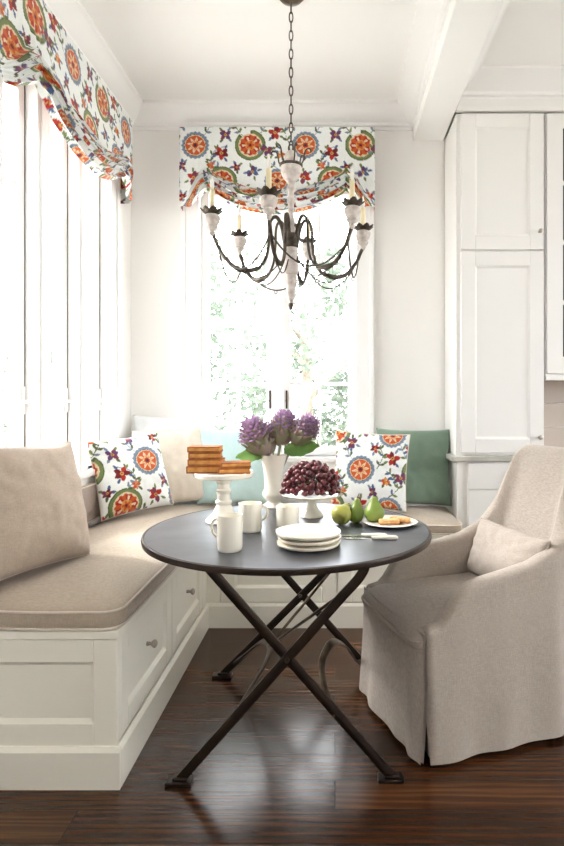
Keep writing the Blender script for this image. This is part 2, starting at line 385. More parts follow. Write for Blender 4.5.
def window(n, a0, a1, fn, cols, handle):
    """casement sash between a0 and a1 along the wall; fn(a, d, z) -> world; d = depth out from the inner wall face"""
    st, zb, zt, d0, d1 = .048, .93, 2.58, .045, .085
    def bx(mb, p0, p1, q0, q1, r0, r1):
        return mb.add([fn(a, d, z) for a in (p0, p1) for d in (q0, q1) for z in (r0, r1)], [(0,1,3,2),(4,6,7,5),(0,4,5,1),(2,3,7,6),(0,2,6,4),(1,5,7,3)])
    z0, z1 = WZ0, WZ1; g = .003
    f = MB(); bx(f, a0+g, a0+st, d0, d1, z0, z1); bx(f, a1-st, a1-g, d0, d1, z0, z1)
    bx(f, a0+st, a1-st, d0, d1, z0, zb); bx(f, a0+st, a1-st, d0, d1, zt, z1)
    b0 = fn((a0+a1)/2, .06, WZ0)
    root = link('window_%d' % n, f, M['trim'], loc=b0, bevel=.004, kind='structure')
    mu = MB()
    for zz in (1.342, 1.755, 2.168): bx(mu, a0+st, a1-st, d0+.006, d1-.004, zz-.012, zz+.012)
    for k in range(1, cols):
        aa = a0+st+(a1-a0-2*st)*k/cols; bx(mu, aa-.0105, aa+.0105, d0+.0075, d1-.0055, zb, zt)
    link('muntins', mu, M['trim'], root, kind='structure')
    p = MB(); bx(p, a0+st, a1-st, .064, .068, zb, zt); link('glass_pane', p, M['glass'], root, kind='structure')
    h = MB(); ha = a1-st*.5 if handle > 0 else a0+st*.5
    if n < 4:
        sg = MB(); bx(sg, a1-.006, a1-.0031, .0425, .045, z0, z1); link('shadow_gap', sg, M['latch'], root, kind='structure')  # dark strip standing in for the shade in the gap beside the sash
    bx(h, ha-.006, ha+.006, d0-.012, d0, 1.18, 1.30); bx(h, ha-.006, ha+.006, d0-.03, d0-.012, 1.225, 1.24)
    link('window_latch', h, M['trim' if n < 4 else 'latch'], root, bevel=.003, kind='structure')
    return root
left = lambda a, d, z: (XL-d, a, z)
back = lambda a, d, z: (a, YB+d, z)
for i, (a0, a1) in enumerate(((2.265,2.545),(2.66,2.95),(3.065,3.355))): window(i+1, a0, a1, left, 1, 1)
window(4, -.875, -.40, back, 2, 1); window(5, -.34, .135, back, 2, -1)
# mullions, casings, sills
t = MB()
for a0, a1 in ((2.545,2.66),(2.95,3.065)):
    t.box(XL-.12, XL+.012, a0, a1, WZ0, WZ1); t.box(XL+.012, XL+.02, a0+.02, a1-.02, WZ0, WZ1)
for a0, a1 in ((2.15,2.265),(3.355,3.47)):
    t.box(XL, XL+.022, a0, a1, WZ0-.02, WZ1+.12); t.box(XL+.022, XL+.034, a0+(.0 if a0 < 3 else .08), a0+(.035 if a0 < 3 else .115), WZ0-.02, WZ1+.12)
t.box(XL, XL+.022, 2.15, 3.47, WZ1, WZ1+.12)
t.box(XL-.12, XL+.045, 2.13, 3.49, WZ0-.03, WZ0); t.box(XL, XL+.018, 2.15, 3.47, WZ0-.12, WZ0-.03)
struct('trim_1', t, M['trim'], .004)
t = MB(); t.box(-.40, -.34, YB-.012, YB+.12, WZ0, WZ1)
t.box(bx0-.115, bx0, YB-.022, YB, WZ0-.02, WZ1+.12).box(bx1, bx1+.115, YB-.022, YB, WZ0-.02, WZ1+.12)
t.box(bx0-.115, bx0-.085, YB-.034, YB-.022, WZ0-.02, WZ1+.12).box(bx1+.085, bx1+.115, YB-.034, YB-.022, WZ0-.02, WZ1+.12)
t.box(bx0-.115, bx1+.115, YB-.022, YB, WZ1, WZ1+.12)
t.box(bx0-.13, bx1+.13, YB-.045, YB+.12, WZ0-.03, WZ0); t.box(bx0-.115, bx1+.115, YB-.018, YB, WZ0-.12, WZ0-.03)
struct('trim_2', t, M['trim'], .004)
# crown mouldings: profile (out, down)
CP = [(0,0),(.115,0),(.115,.018),(.10,.026),(.085,.05),(.055,.085),(.03,.10),(.026,.118),(.012,.122),(.012,.14),(0,.14)]
struct('trim_3', MB().prism(CP, -3.4, YB, lambda p, a: (XL+p[0], a, CE-p[1])), M['trim'])
struct('trim_4', MB().prism(CP, XL, .506, lambda p, a: (a, YB-p[0], CE-p[1])), M['trim'])
struct('trim_5', MB().prism(CP, -3.4, YB, lambda p, a: (.506-p[0], a, CE-p[1])), M['trim'])
struct('trim_6', MB().prism(CP, -3.4, 3.36, lambda p, a: (.70+p[0], a, CE-p[1])), M['trim'])
CY = 3.38
struct('trim_7', MB().prism(CP, .70, 4.2, lambda p, a: (a, CY-p[0]*1.15, CE-p[1]*.95)), M['trim'])
b = MB().box(.506, .70, -3.4, YB, 2.914, CE); struct('ceiling_beam', b, M['ceil'], .004)

# ------------------------------------------------------------------ cabinets
def panel_front(mb, a0, a1, z0, z1, fn, rail=.07, dep=.012, thick=.022):
    """shaker door / drawer front; fn(a, out, z); out=0 is the carcass face, panel recessed by dep"""
    def bx(p0, p1, q0, q1, r0, r1):
        mb.add([fn(a, d, z) for a in (p0, p1) for d in (q0, q1) for z in (r0, r1)], [(0,1,3,2),(4,6,7,5),(0,4,5,1),(2,3,7,6),(0,2,6,4),(1,5,7,3)])
    bx(a0, a0+rail, 0, thick, z0, z1); bx(a1-rail, a1, 0, thick, z0, z1)
    bx(a0+rail, a1-rail, 0, thick, z0, z0+rail); bx(a0+rail, a1-rail, 0, thick, z1-rail, z1)
    bx(a0+rail, a1-rail, 0, thick-dep, z0+rail, z1-rail)
    s = .012                                   # sloped bead round the panel
    i0, i1, k0, k1 = a0+rail, a1-rail, z0+rail, z1-rail
    o, q = thick-.003, thick-dep
    vs = [fn(i0,o,k0), fn(i1,o,k0), fn(i1,o,k1), fn(i0,o,k1), fn(i0+s,q,k0+s), fn(i1-s,q,k0+s), fn(i1-s,q,k1-s), fn(i0+s,q,k1-s)]
    mb.add(vs, [(0,1,5,4),(1,2,6,5),(2,3,7,6),(3,0,4,7)])
    return mb
def knob(parent, c, d, m='nickel', s=1.0):
    c, d = Vector(c), Vector(d).normalized(); prof = [(.007,0),(.006,.008),(.005,.014),(.009,.018),(.0135,.024),(.0125,.03),(.006,.034),(1e-7,.0345)]
    q = d.to_track_quat('Z', 'Y'); mb = MB().lathe([(r*s, z*s) for r, z in prof], n=16); mb.v = [tuple(q @ Vector(v)+c) for v in mb.v]
    return link('knob', mb, M[m], parent)

cb = lambda a, d, z: (a, CY-d, z)
tc_ = thing('tall_cabinet', 'tall ivory wall cabinet with two panelled doors standing on the stone ledge', 'cabinet', (.96, CY, .91))
c = MB().box(.708, 1.222, CY, YB-.014, .9125, 2.912); link('carcass', c, M['cab'], tc_, bevel=.003)
c = MB().box(.704, 4.1, CY-.03, CY, 2.916, 2.945).box(.704, 4.1, CY-.022, CY, 2.945, 2.99)
struct('trim_8', c, M['cab'], .004)
for z0, z1, kz in ((2.112,2.905,2.215),(.93,2.10,1.022)):
    d = link('door', panel_front(MB(), .733, 1.214, z0, z1, cb, .082), M['cab'], tc_, bevel=.003)
    knob(d, (1.187, CY-.022, kz), (0,-1,0))
cn = thing('base_cabinet', 'low ivory base cabinet with drawers beneath the stone ledge beside the bench', 'cabinet', (1.3, CY, 0))
link('carcass', MB().box(.712, 4.1, CY, YB-.014, 0, .88), M['cab'], cn, bevel=.003)
for k in range(4):
    a0 = .775+.46*k
    for z0, z1 in ((.72,.872),(.47,.712),(.16,.462)):
        d = link('drawer', MB().box(a0, a0+.45, CY-.02, CY, z0, z1), M['cab'], cn, bevel=.003)
        knob(d, (a0+.225, CY-.02, (z0+z1)/2), (0,-1,0))
st = link('stone_counter', MB().box(.675, 4.1, CY-.035, YB-.012, .882, .912), M['stone'], loc=(1.3, CY, .882), bevel=.004)
tag(st, 'pale grey stone counter ledge under the tall ivory cabinet', 'counter')
gc = thing('glass_door_cabinet', 'ivory wall cabinet with dark glazed door at the right frame edge', 'cabinet', (1.6, CY, 1.36))
link('carcass', MB().box(1.226, 2.3, CY, YB-.014, 1.37, 2.912).box(1.226, 2.3, CY-.022, CY, 1.352, 1.385), M['cab'], gc, bevel=.003)
d = MB()
for a, b_ in ((1.232,1.325),(1.615,1.70)): d.box(a, b_, CY-.022, CY-.002, 1.392, 2.905)
d.box(1.325, 1.615, CY-.022, CY-.002, 1.392, 1.49).box(1.325, 1.615, CY-.022, CY-.002, 2.82, 2.905)
for z in (1.805, 2.155, 2.50): d.box(1.325, 1.615, CY-.02, CY-.004, z-.012, z+.012)
d.box(1.462, 1.478, CY-.02, CY-.004, 1.49, 2.82)
dr = link('door', d, M['cab'], gc, bevel=.002)
link('glazing', MB().box(1.325, 1.615, CY-.012, CY-.008, 1.49, 2.82), M['darkglass'], dr)
sp = MB(); z = .914
while z < 1.35: sp.box(1.226, 4.1, YB-.012, YB-.0005, z, min(z+.148, 1.368)); z += .152
struct('trim_9', sp, M['splash'], .003)

# ------------------------------------------------------------------ built-in benches
BX, BY = -.702, 3.155
lb = thing('window_bench', 'long ivory bench with drawers built in under the left windows', 'bench', (-1.0, 2.8, 0))
link('body', MB().box(XL, BX-.022, 1.88, YB, 0, .475), M['bench'], lb)
link('bench_top', MB().box(XL, BX+.008, 1.85, YB, .475, .503), M['bench'], lb, bevel=.004)
ln = lambda a, d, z: (BX-.022+d, a, z)
e = panel_front(MB(), XL+.02, BX, .128, .474, lambda a, d, z: (a, 1.88-d, z), .075)
link('end_panel', e, M['bench'], lb, bevel=.003)
pl = MB().prism([(0,0),(.016,0),(.016,.118),(.006,.132),(0,.132)], 1.858, YB, lambda p, a: (BX+p[0], a, p[1]))
pl.prism([(0,0),(.016,0),(.016,.118),(.006,.132),(0,.132)], XL, BX+.0155, lambda p, a: (a, 1.858-p[0], p[1]))
link('plinth', pl, M['bench'], lb)
for y0, y1 in ((1.881,1.895),(2.482,2.496),(3.062,BY+.02)): link('stile', MB().box(BX-.022, BX, y0, y1, .13, .475), M['bench'], lb, bevel=.002)
for a0, a1 in ((1.897,2.480),(2.498,3.060)):
    d = link('drawer', panel_front(MB(), a0, a1, .136, .472, ln, .068), M['bench'], lb, bevel=.003)
    knob(d, (BX-.012, (a0+a1)/2+.005, .318), (1,0,0), s=1.15)
bb = thing('corner_bench', 'shorter ivory bench with panelled fronts built in under the back window', 'bench', (0, 3.5, 0))
X1 = .70
link('body', MB().box(BX+.02, X1, BY+.022, YB-.002, 0, .475), M['bench'], bb)
link('bench_top', MB().box(BX+.012, X1, BY-.008, YB-.002, .475, .503), M['bench'], bb, bevel=.004)
pl = MB().prism([(0,0),(.016,0),(.016,.118),(.006,.132),(0,.132)], BX+.018, X1, lambda p, a: (a, BY-p[0], p[1]))
link('plinth', pl, M['bench'], bb)
for x0, x1 in ((BX+.001,-.628),(.648,X1)): link('stile', MB().box(x0, x1, BY, BY+.022, .13, .475), M['bench'], bb, bevel=.002)
for a0, a1 in ((-.624,.008),(.014,.644)):
    link('door', panel_front(MB(), a0, a1, .136, .472, lambda a, d, z: (a, BY+.022-d, z), .078), M['bench'], bb, bevel=.003)

# ------------------------------------------------------------------ cushions and pillows
def rrect(x0, x1, y0, y1, rc, n=8, m=10):
    pts = []
    for cx, cy, a in ((x1-rc,y1-rc,0),(x0+rc,y1-rc,90),(x0+rc,y0+rc,180),(x1-rc,y0+rc,270)):
        for k in range(n+1):
            w = R(a+90*k/n); pts.append((cx+rc*math.cos(w), cy+rc*math.sin(w)))
    out = []
    for i in range(len(pts)):
        p, q = Vector((*pts[i], 0)), Vector((*pts[(i+1) % len(pts)], 0))
        k = max(1, int((q-p).length/.05))
        out += [p.lerp(q, j/k) for j in range(k)]
    return out
def seat_cushion(name, label, x0, x1, y0, y1, z0, z1, crown, m, wob=.004):
    mb = MB(); half = min(x1-x0, y1-y0)/2; base = rrect(x0, x1, y0, y1, .06); n = len(base)
    cx, cy = (x0+x1)/2, (y0+y1)/2
    def inset(p, d):
        # move towards the medial segment of the rectangle
        fx = max((x1-x0)/2-half, 0); fy = max((y1-y0)/2-half, 0)
        k = 1-min(d/half, 1)
        qx = cx+max(-fx, min(fx, p.x-cx)); qy = cy+max(-fy, min(fy, p.y-cy))
        return Vector((qx+(p.x-qx)*k, qy+(p.y-qy)*k, 0))
    prof = [(half*.96, z0), (.03, z0), (.008, z0+.004), (0, z0+.014), (-.003, (z0+z1)/2), (0, z1-.012), (.006, z1-.002)]
    for k in range(1, 11):
        d = half*(k/10)**1.3*.97; prof.append((max(d, .012), z1+crown*(1-(1-d/half)**2.2)))
    for d, z in prof:
        for p in base:
            q = inset(p, d) if d > 0 else Vector(p)
            if d < 0: v = (p-Vector((cx,cy,0))).normalized(); q = p-v*d
            h = noise.noise(Vector((q.x*5, q.y*5, z*8)))*wob+noise.noise(Vector((q.x*14, q.y*14, 3)))*wob*.4
            mb.v.append((q.x, q.y, z+(h if z > z0+.02 else 0)))
    m_ = len(prof)
    mb.f += [(i*n+k, i*n+(k+1) % n, (i+1)*n+(k+1) % n, (i+1)*n+k) for i in range(m_-1) for k in range(n)]
    mb.f += [tuple(range(n-1,-1,-1)), tuple((m_-1)*n+k for k in range(n))]
    root = thing(name, label, 'cushion', (cx, cy, z0), group=None)
    link('cover', mb, M[m], root, smooth=180)
    pp = MB()
    for z in (z1-.004, z0+.008):
        pp.loop([(p.x, p.y, z+noise.noise(Vector((p.x*5, p.y*5, z*8)))*wob) for p in base], .0045)
    link('piping', pp, M['pipe'], root, smooth=180)
    return root
seat_cushion('seat_cushion', 'long sand linen seat cushion on the bench under the left windows', XL+.03, -.69, 1.848, 3.70, .503, .570, .036, 'seatlin')
seat_cushion('seat_cushion', 'sand linen seat cushion on the bench under the back window', -.675, .70, 3.142, 3.70, .503, .560, .032, 'seatlin')
seat_cushion('back_bolster', 'taupe linen bolster between seat cushion and left window sill', XL+.024, XL+.05, 1.9, 3.6, .60, .80, .0, 'taupe', .001)

def pillow(name, label, loc, w, h, t, nrm, lean, roll, m, printed=None, group=None, pipe=None, n=44, slump=.0, cat_='pillow'):
    """loc: where the bottom edge stands; nrm: degrees the front face points to in plan; lean: degrees tilted back"""
    N_ = 120 if printed else n
    seed = random.random()*50
    A, B_ = Matrix.Rotation(R(-lean), 3, 'X'), Matrix.Rotation(R(roll), 3, 'Y')
    def pt(s, q, side):
        s2, q2 = 2*s-1, 2*q-1
        x = w/2*s2*(1-.055*(1-q2*q2)); z = h/2*q2*(1-.055*(1-s2*s2))
        e = max(0, (1-s2*s2))*max(0, (1-q2*q2))
        y = t/2*e**.42*(1-.16*q2)
        wr = noise.noise(Vector((x*9+seed, z*9, side)))*.010+noise.noise(Vector((x*24, z*24+seed, side)))*.004
        ang = math.atan2(q2, s2); rr = math.hypot(s2, q2)
        wr += .004*math.sin(ang*14+seed)*max(0, rr-.45)
        y += wr*min(1, e*6)
        z -= slump*(q2+1)*.5*(1-abs(s2))*h*.3
        v = B_ @ Vector((x, -side*y, z)); v.z += h/2+.0; v.y += 0
        return A @ v
    mb = MB()
    for side in (1, -1):
        pc = (lambda s, q: printcol(printed[0]+printed[2]*w*(s if side < 2 else s), printed[1]+h*q)) if printed else None
        mb.grid(N_, N_, lambda s, q, sd=side: pt(s, q, sd), pc)
    zmin = min(v[2] for v in mb.v); mb.v = [(v[0], v[1], v[2]-zmin) for v in mb.v]
    if pipe is None and not printed:
        o = link(name, mb, M[m], merge=True, smooth=180); tag(o, label, cat_, group)
    else:
        o = thing(name, label, cat_, (0,0,0), 0, group)
        link('cover', mb, M[m], o, merge=True, smooth=180)
        b = MB(); ring = [(i/40, 0) for i in range(40)]+[(1, i/40) for i in range(40)]+[(1-i/40, 1) for i in range(40)]+[(0, 1-i/40) for i in range(40)]
        b.loop([pt(s, q, 1)-Vector((0,0,zmin)) for s, q in ring], .0035)
        link('piping', b, M[pipe or 'cream'], o, smooth=180)
    o.location = loc; o.rotation_euler = (0, 0, R(nrm+90))
    return o
ZL = .604
pillow('throw_pillow', 'large plain warm beige linen pillow nearest the camera on the left bench', (-1.09, 2.16, ZL), .50, .475, .20, -18, 14, 2, 'beige', pipe='pipe')
pillow('throw_pillow', 'floral print pillow on left bench leaning beside the plain cream pillow', (-1.09, 3.17, ZL), .42, .43, .15, -46, 17, -5, 'prnt', printed=(.29+.10,.11-.27,-1))
pillow('throw_pillow', 'plain cream pillow tucked behind the left floral pillow', (-.955, 3.455, ZL), .44, .46, .13, -62, 13, -3, 'cream', pipe='cream')
pillow('throw_pillow', 'white cotton pillow in the corner below the back window casing', (-1.02, 3.625, ZL-.01), .52, .54, .10, -90, 3, 1, 'whitel')
pillow('throw_pillow', 'pale aqua pillow behind the tall cake stand and vase', (-.62, 3.54, ZL-.01), .46, .47, .15, -90, 10, -1, 'aqua')
pillow('throw_pillow', 'floral print pillow on back bench leaning against the sage pillow', (.20, 3.33, ZL-.005), .44, .45, .15, -97, 15, 3, 'prnt', printed=(.165+.10,.11-.215,-1))
pillow('throw_pillow', 'plain sage green pillow against the tall cabinet on the back bench', (.482, 3.50, ZL-.01), .46, .47, .15, -90, 10, 1, 'sage')

# ------------------------------------------------------------------ valances
def valance(name, label, W, D, fn, off, sgn=1):
    """fn(along, out, drop) -> world"""
    nu, nv = 300, 170; f0, f1, b0, b1, bt = .25, .40, .40, .555, .50
    g1, g2 = (.19 if W > 1.3 else .15), .85; re = .03
    def state(u):
        if g1 <= u <= g2:
            s = (u-g1)/(g2-g1); k = (4*s*(1-s))**.8
            return f0+(f1-f0)*k, b0+(b1-b0)*k, 1.0-.15*(1-k)
        s = (g1-u)/g1 if u < g1 else (u-g2)/(1-g2)
        ss = s*s*(3-2*s)
        return f0+(bt-.05-f0)*ss, b0+(bt-b0)*min(1, s*1.6), .85*(1-ss)
    def geo(uu, v):
        # uu runs over return, face, return
        if uu < re: u, o = 0, D*uu/re
        elif uu > 1-re: u, o = 1, D*(1-uu)/re
        else: u, o = (uu-re)/(1-2*re), D
        fl, bo, amp = state(u); q = .5
        gpin = math.exp(-((u-g1)/.022)**2)+math.exp(-((u-g2)/.022)**2)
        wig = noise.noise(Vector((u*9, v*5, off)))
        if v < q:
            k = v/q; drop = fl*k; out = o+.022*k*k*math.sin(PI*u)+.006*wig*k
            out += .007*k*k*math.sin(u*W*150)*math.exp(-((u-g1)/.06)**2) + .007*k*k*math.sin(u*W*150)*math.exp(-((u-g2)/.06)**2)
            pv = drop
        else:
            k = (v-q)/(1-q); n = 5.0
            ph = k*n+.35*noise.noise(Vector((u*6, off, 1.3)))*math.sin(PI*k)
            sn = abs(math.sin(PI*ph)); drop = fl+(bo-fl)*(k+.055*math.sin(2*PI*ph)*amp)
            out = o+(.022*math.sin(PI*u)+.06*amp*sn*(.6+.4*noise.noise(Vector((u*5, ph, off))))+.03*amp*math.sin(PI*k))*(1-.45*gpin)
            tail = 1-amp*1.1 if not (g1 <= u <= g2) else 0
            out += max(0, tail)*.016*math.sin(u*W*70)*k+.005*wig
            pv = fl+k*((bo-fl)+.5*amp)
        if o < D-1e-6: out = o+.01*math.sin(k*5)*o/D
        return fn(u*W, out, drop), (u*W+(o-D if uu < .5 else D-o), -pv)
    mb = MB().grid(nu, nv, lambda u, v: geo(u, v)[0], lambda u, v: printcol(geo(u, v)[1][0]*sgn+off, geo(u, v)[1][1]+.225))
    root = thing(name, label, 'valance', fn(W/2, D, .5))
    link('cloth', mb, M['prnt'], root, smooth=180)
    bd = MB(); bd.add([fn(a, o, d) for a in (.01, W-.01) for o in (0, D-.006) for d in (.004, .024)], [(0,1,3,2),(4,6,7,5),(0,4,5,1),(2,3,7,6),(0,2,6,4),(1,5,7,3)])
    link('mounting_board', bd, M['trim'], root)
    return root
VZ = 2.935
valance('window_valance', 'floral print balloon valance over the three left casement windows', 1.43, .072, lambda a, o, d: (XL+.012+o, 2.095+a, VZ-d), .16)
valance('window_valance', 'floral print balloon valance over the back window behind the chandelier', 1.225, .11, lambda a, o, d: (-.975+a, YB-.012-o, VZ+.012-d), .0)

# ------------------------------------------------------------------ chandelier
CX, CYH = -.203, 2.67
ch = thing('chandelier', 'six armed wood and iron chandelier hanging over the table', 'chandelier', (CX, CYH, CE))
cc = lambda r, a, z: (CX+r*math.cos(a), CYH+r*math.sin(a), z)
link('ceiling_canopy', MB().lathe([(.062,CE-.001),(.064,CE-.012),(.05,CE-.028),(.022,CE-.04),(.008,CE-.046),(1e-7,CE-.047)], (CX,CYH,0), 32), M['steel'], ch)
lk = MB(); z = CE-.044; i = 0
while z > 2.43:
    ax = Vector((1,0,0)) if i % 2 else Vector((0,1,0))
    pts = [Vector((CX,CYH,z-.025))+ax*(.0085*math.cos(a))+Vector((0,0,.0245*math.sin(a)*(1.0))) for a in [2*PI*k/16 for k in range(16)]]
    lk.loop(pts, .003, 6); z -= .0425; i += 1
link('chain', lk, M['iron'], ch, smooth=180)
link('hook', MB().loop([(CX+.012*math.cos(a), CYH, 2.425+.018*math.sin(a)) for a in [2*PI*k/16 for k in range(16)]], .0035), M['iron'], ch, smooth=180)
link('wood_ball', MB().ball((CX,CYH,2.383), .03, 24, 14, 1.1), M['greywood'], ch, smooth=180)
link('wood_column', MB().lathe([(.046,2.342),(.05,2.335),(.047,2.315),(.04,2.295),(.03,2.28),(.018,2.268),(.014,2.255),(.02,2.246),(.022,2.238),(.014,2.226),(.012,2.21),(.018,2.195),(.019,2.18),(.013,2.16),
    (.012,2.12),(.017,2.10),(.02,2.085),(.014,2.07),(.02,2.055),(.028,2.04),(.03,1.965),(.028,1.955),(.033,1.945),(.03,1.93),(.025,1.915),(.026,1.90),(.034,1.893),(.036,1.87),(.034,1.85),(.026,1.84),(.027,1.80),
    (.022,1.77),(.024,1.755),(.02,1.735),(.012,1.72),(.009,1.705),(1e-7,1.703)], (CX,CYH,0), 32), M['greywood'], ch)
link('iron_collar', MB().lathe([(.049,2.339),(.054,2.343),(.054,2.35),(.046,2.353),(.046,2.339),(.049,2.339)], (CX,CYH,0), 32), M['iron'], ch)
link('iron_collar', MB().lathe([(.031,1.965),(.037,1.97),(.038,2.02),(.031,2.03)], (CX,CYH,0), 24), M['iron'], ch)
link('finial', MB().lathe([(.01,1.712),(.012,1.70),(.008,1.685),(1e-7,1.672)], (CX,CYH,0), 16), M['iron'], ch)
dp = MB(); 
for z, r in ((1.65,.006),(1.63,.009),(1.605,.006),(1.58,.01),(1.55,.007)): dp.ball((CX,CYH,z), r, 8, 6, 1.5)
dp.tube([(CX,CYH,1.675),(CX,CYH,1.53)], .0012, 5)
link('crystal_drop', dp, M['crystal'], ch, smooth=180)
for k in range(6):
    a = R(-130+60*k)
    link('scroll', MB().tube(cat([cc(.046,a,2.345),cc(.058,a,2.365),(cc(.062,a,2.39)),cc(.07,a,2.412),cc(.086,a,2.418),cc(.094,a,2.408),cc(.09,a,2.40)]), [.0035]*49, 6), M['iron'], ch, smooth=180)
for k in range(6):
    a = R(-160+60*k); px, py, _ = cc(.36, a, 0)
    path = cat([cc(.03,a,1.985),cc(.045,a,2.06),cc(.07,a,2.10),cc(.098,a,2.075),cc(.105,a,1.98),cc(.12,a,1.905),cc(.16,a,1.855),cc(.22,a,1.845),cc(.28,a,1.872),cc(.325,a,1.925),cc(.345,a,1.968),cc(.36,a,2.0)], 7)
    arm = link('arm', MB().tube(path, [.0085]*len(path), 8, flat=.7), M['iron'], ch, smooth=180)
    lf = MB(); d = Vector((math.cos(a), math.sin(a), 0))
    for s in (1,-1):
        lf.tube(cat([Vector(cc(.15,a,1.868)), Vector(cc(.20,a,1.845))+d.cross(Vector((0,0,1)))*.010*s, Vector(cc(.26,a,1.855)), Vector(cc(.315,a,1.90))], 6), [.003+.008*math.sin(PI*i/18) for i in range(19)], 6, flat=.4)
    link('arm_leaf', lf, M['iron'], arm, smooth=180)
    link('candle_cup', MB().lathe([(.006,1.985),(.011,1.994),(.014,2.0),(.011,2.006),(.021,2.014),(.026,2.024),(.022,2.031),(.029,2.038),(.036,2.058),(.037,2.069),(.03,2.078)], (px,py,0), 20), M['greywood'], arm)
    lf = MB()
    for q in range(8):
        w = 2*PI*q/8+a; dd = Vector((math.cos(w), math.sin(w), .25)); lf.leaf((px+.016*math.cos(w), py+.016*math.sin(w), 2.078), dd, (0,0,1), .046, .036, .3, 3, 5)
    link('leaf_collar', lf, M['iron'], arm, smooth=180)
    link('candle', MB().lathe([(.0115,2.076),(.0115,2.185),(.009,2.19),(1e-7,2.191)], (px,py,0), 14), M['candle'], arm)
    link('bulb', MB().lathe([(.006,2.19),(.0095,2.205),(.0085,2.222),(.004,2.242),(1e-7,2.252)], (px,py,0), 12), M['bulb'], arm, smooth=180)
    # wire swag to the next arm with a small ring and drop
    a2 = a+R(60); p0, p1 = Vector(cc(.335,a,1.94)), Vector(cc(.335,a2,1.94)); pts = []
    for i in range(17):
        s = i/16; p = p0.lerp(p1, s); p.z -= .48*s*(1-s); pts.append(p)
    gw = link('wire_swag', MB().tube(pts, .004, 5), M['iron'], ch, smooth=180)
    mid = pts[8]; rg = MB().loop([(mid.x+.008*math.cos(w), mid.y, mid.z-.009+.008*math.sin(w)) for w in [2*PI*i/12 for i in range(12)]], .0016)
    link('ring', rg, M['iron'], gw, smooth=180)
    link('crystal_drop', MB().ball((mid.x,mid.y,mid.z-.03), .007, 8, 6, 1.7).ball((mid.x,mid.y,mid.z-.052), .005, 8, 6, 1.6), M['crystal'], gw, smooth=180)
    p1 = Vector(cc(.05,a,1.90)); p0 = Vector(cc(.25,a,1.86)); pts = []
    for i in range(13):
        s = i/12; p = p0.lerp(p1, s); p.z -= .25*s*(1-s); pts.append(p)
    link('wire_swag', MB().tube(pts, .003, 5), M['iron'], ch, smooth=180)

def sink(o, dz):
    for v in o.data.vertices: v.co.z += dz
    for c in o.children: sink(c, dz)
for o in ch.children:
    if o.name.split('.')[0] not in ('ceiling_canopy', 'chain'): sink(o, -.022)
# ------------------------------------------------------------------ table
TX, TY, TR, TZ = -.180, 2.27, .553, .74
tb = thing('bistro_table', 'round dark metal bistro table with crossed folding legs', 'table', (TX, TY, 0))
link('tabletop', MB().lathe([(1e-7,TZ-.006),(TR-.01,TZ-.006),(TR-.012,TZ),(1e-7,TZ)], (TX,TY,0), 96), M['tabletop'], tb)
link('rim', MB().lathe([(TR-.012,TZ-.001),(TR-.010,TZ+.001),(TR-.002,TZ-.001),(TR,TZ-.008),(TR-.002,TZ-.02),(TR-.012,TZ-.02),(TR-.012,TZ-.001)], (TX,TY,0), 96), M['bronze'], tb)
YF, YR = 1.885, 2.60; XA, XB = -.503, .185
def bar(pts, wd=.0165, tk=.008):
    return MB().tube(pts, [wd]*len(pts), 8, flat=.55, up=(0,1,0)) if False else bar2(pts, wd, tk)
def bar2(pts, wd, tk, axis=Vector((0,1,0))):
    pts = [Vector(p) for p in pts]; mb = MB(); n = len(pts); prof = [(-1,-.6),(-.6,-1),(.6,-1),(1,-.6),(1,.6),(.6,1),(-.6,1),(-1,.6)]
    for i, p in enumerate(pts):
        t = (pts[min(i+1,n-1)]-pts[max(i-1,0)]).normalized(); b = axis-t*axis.dot(t)
        b.normalize(); a = t.cross(b)
        for u, v in prof: mb.v.append(tuple(p+a*wd*u+b*tk*v))
    m = 8
    mb.f += [(i*m+k, i*m+(k+1) % m, (i+1)*m+(k+1) % m, (i+1)*m+k) for i in range(n-1) for k in range(m)]+[tuple(range(m-1,-1,-1)), tuple((n-1)*m+k for k in range(m))]
    return mb
for y, knee, tops, xr in ((YF, (.033,.617), -.44, .185), (YR, (.10,.615), -.47, .165)):
    for s, x0, dy in ((1, XA, -.008), (-1, xr, .008)):
        yy = y+dy
        if s > 0:
            pts = [(x0+(knee[0]-x0)*k/8, yy, .012+(knee[1]-.012)*k/8) for k in range(8)]
            pts += cat([(knee[0], yy, knee[1]), (knee[0]+.040, yy, knee[1]+.043), (knee[0]+.062, yy, knee[1]+.078), (knee[0]+.066, yy, TZ-.016)], 5)
        else:
            pts = [(x0+(tops-x0)*k/8, yy, .012+(TZ-.028)*k/8) for k in range(9)]
        lg = link('leg', bar2(pts, .0155, .0075), M['bronze'], tb, smooth=40)
        link('foot_plate', MB().box(x0-.045, x0+.04, yy-.022, yy+.022, 0, .012).box(x0-.022, x0+.024, yy-.014, yy+.014, .012, .022), M['bronze'], lg, bevel=.003)
    link('pivot_bolt', MB().tube([(-.155, y-.022, .402 if y == YF else .365), (-.155, y+.022, .402 if y == YF else .365)], .008, 10), M['steel'], tb)
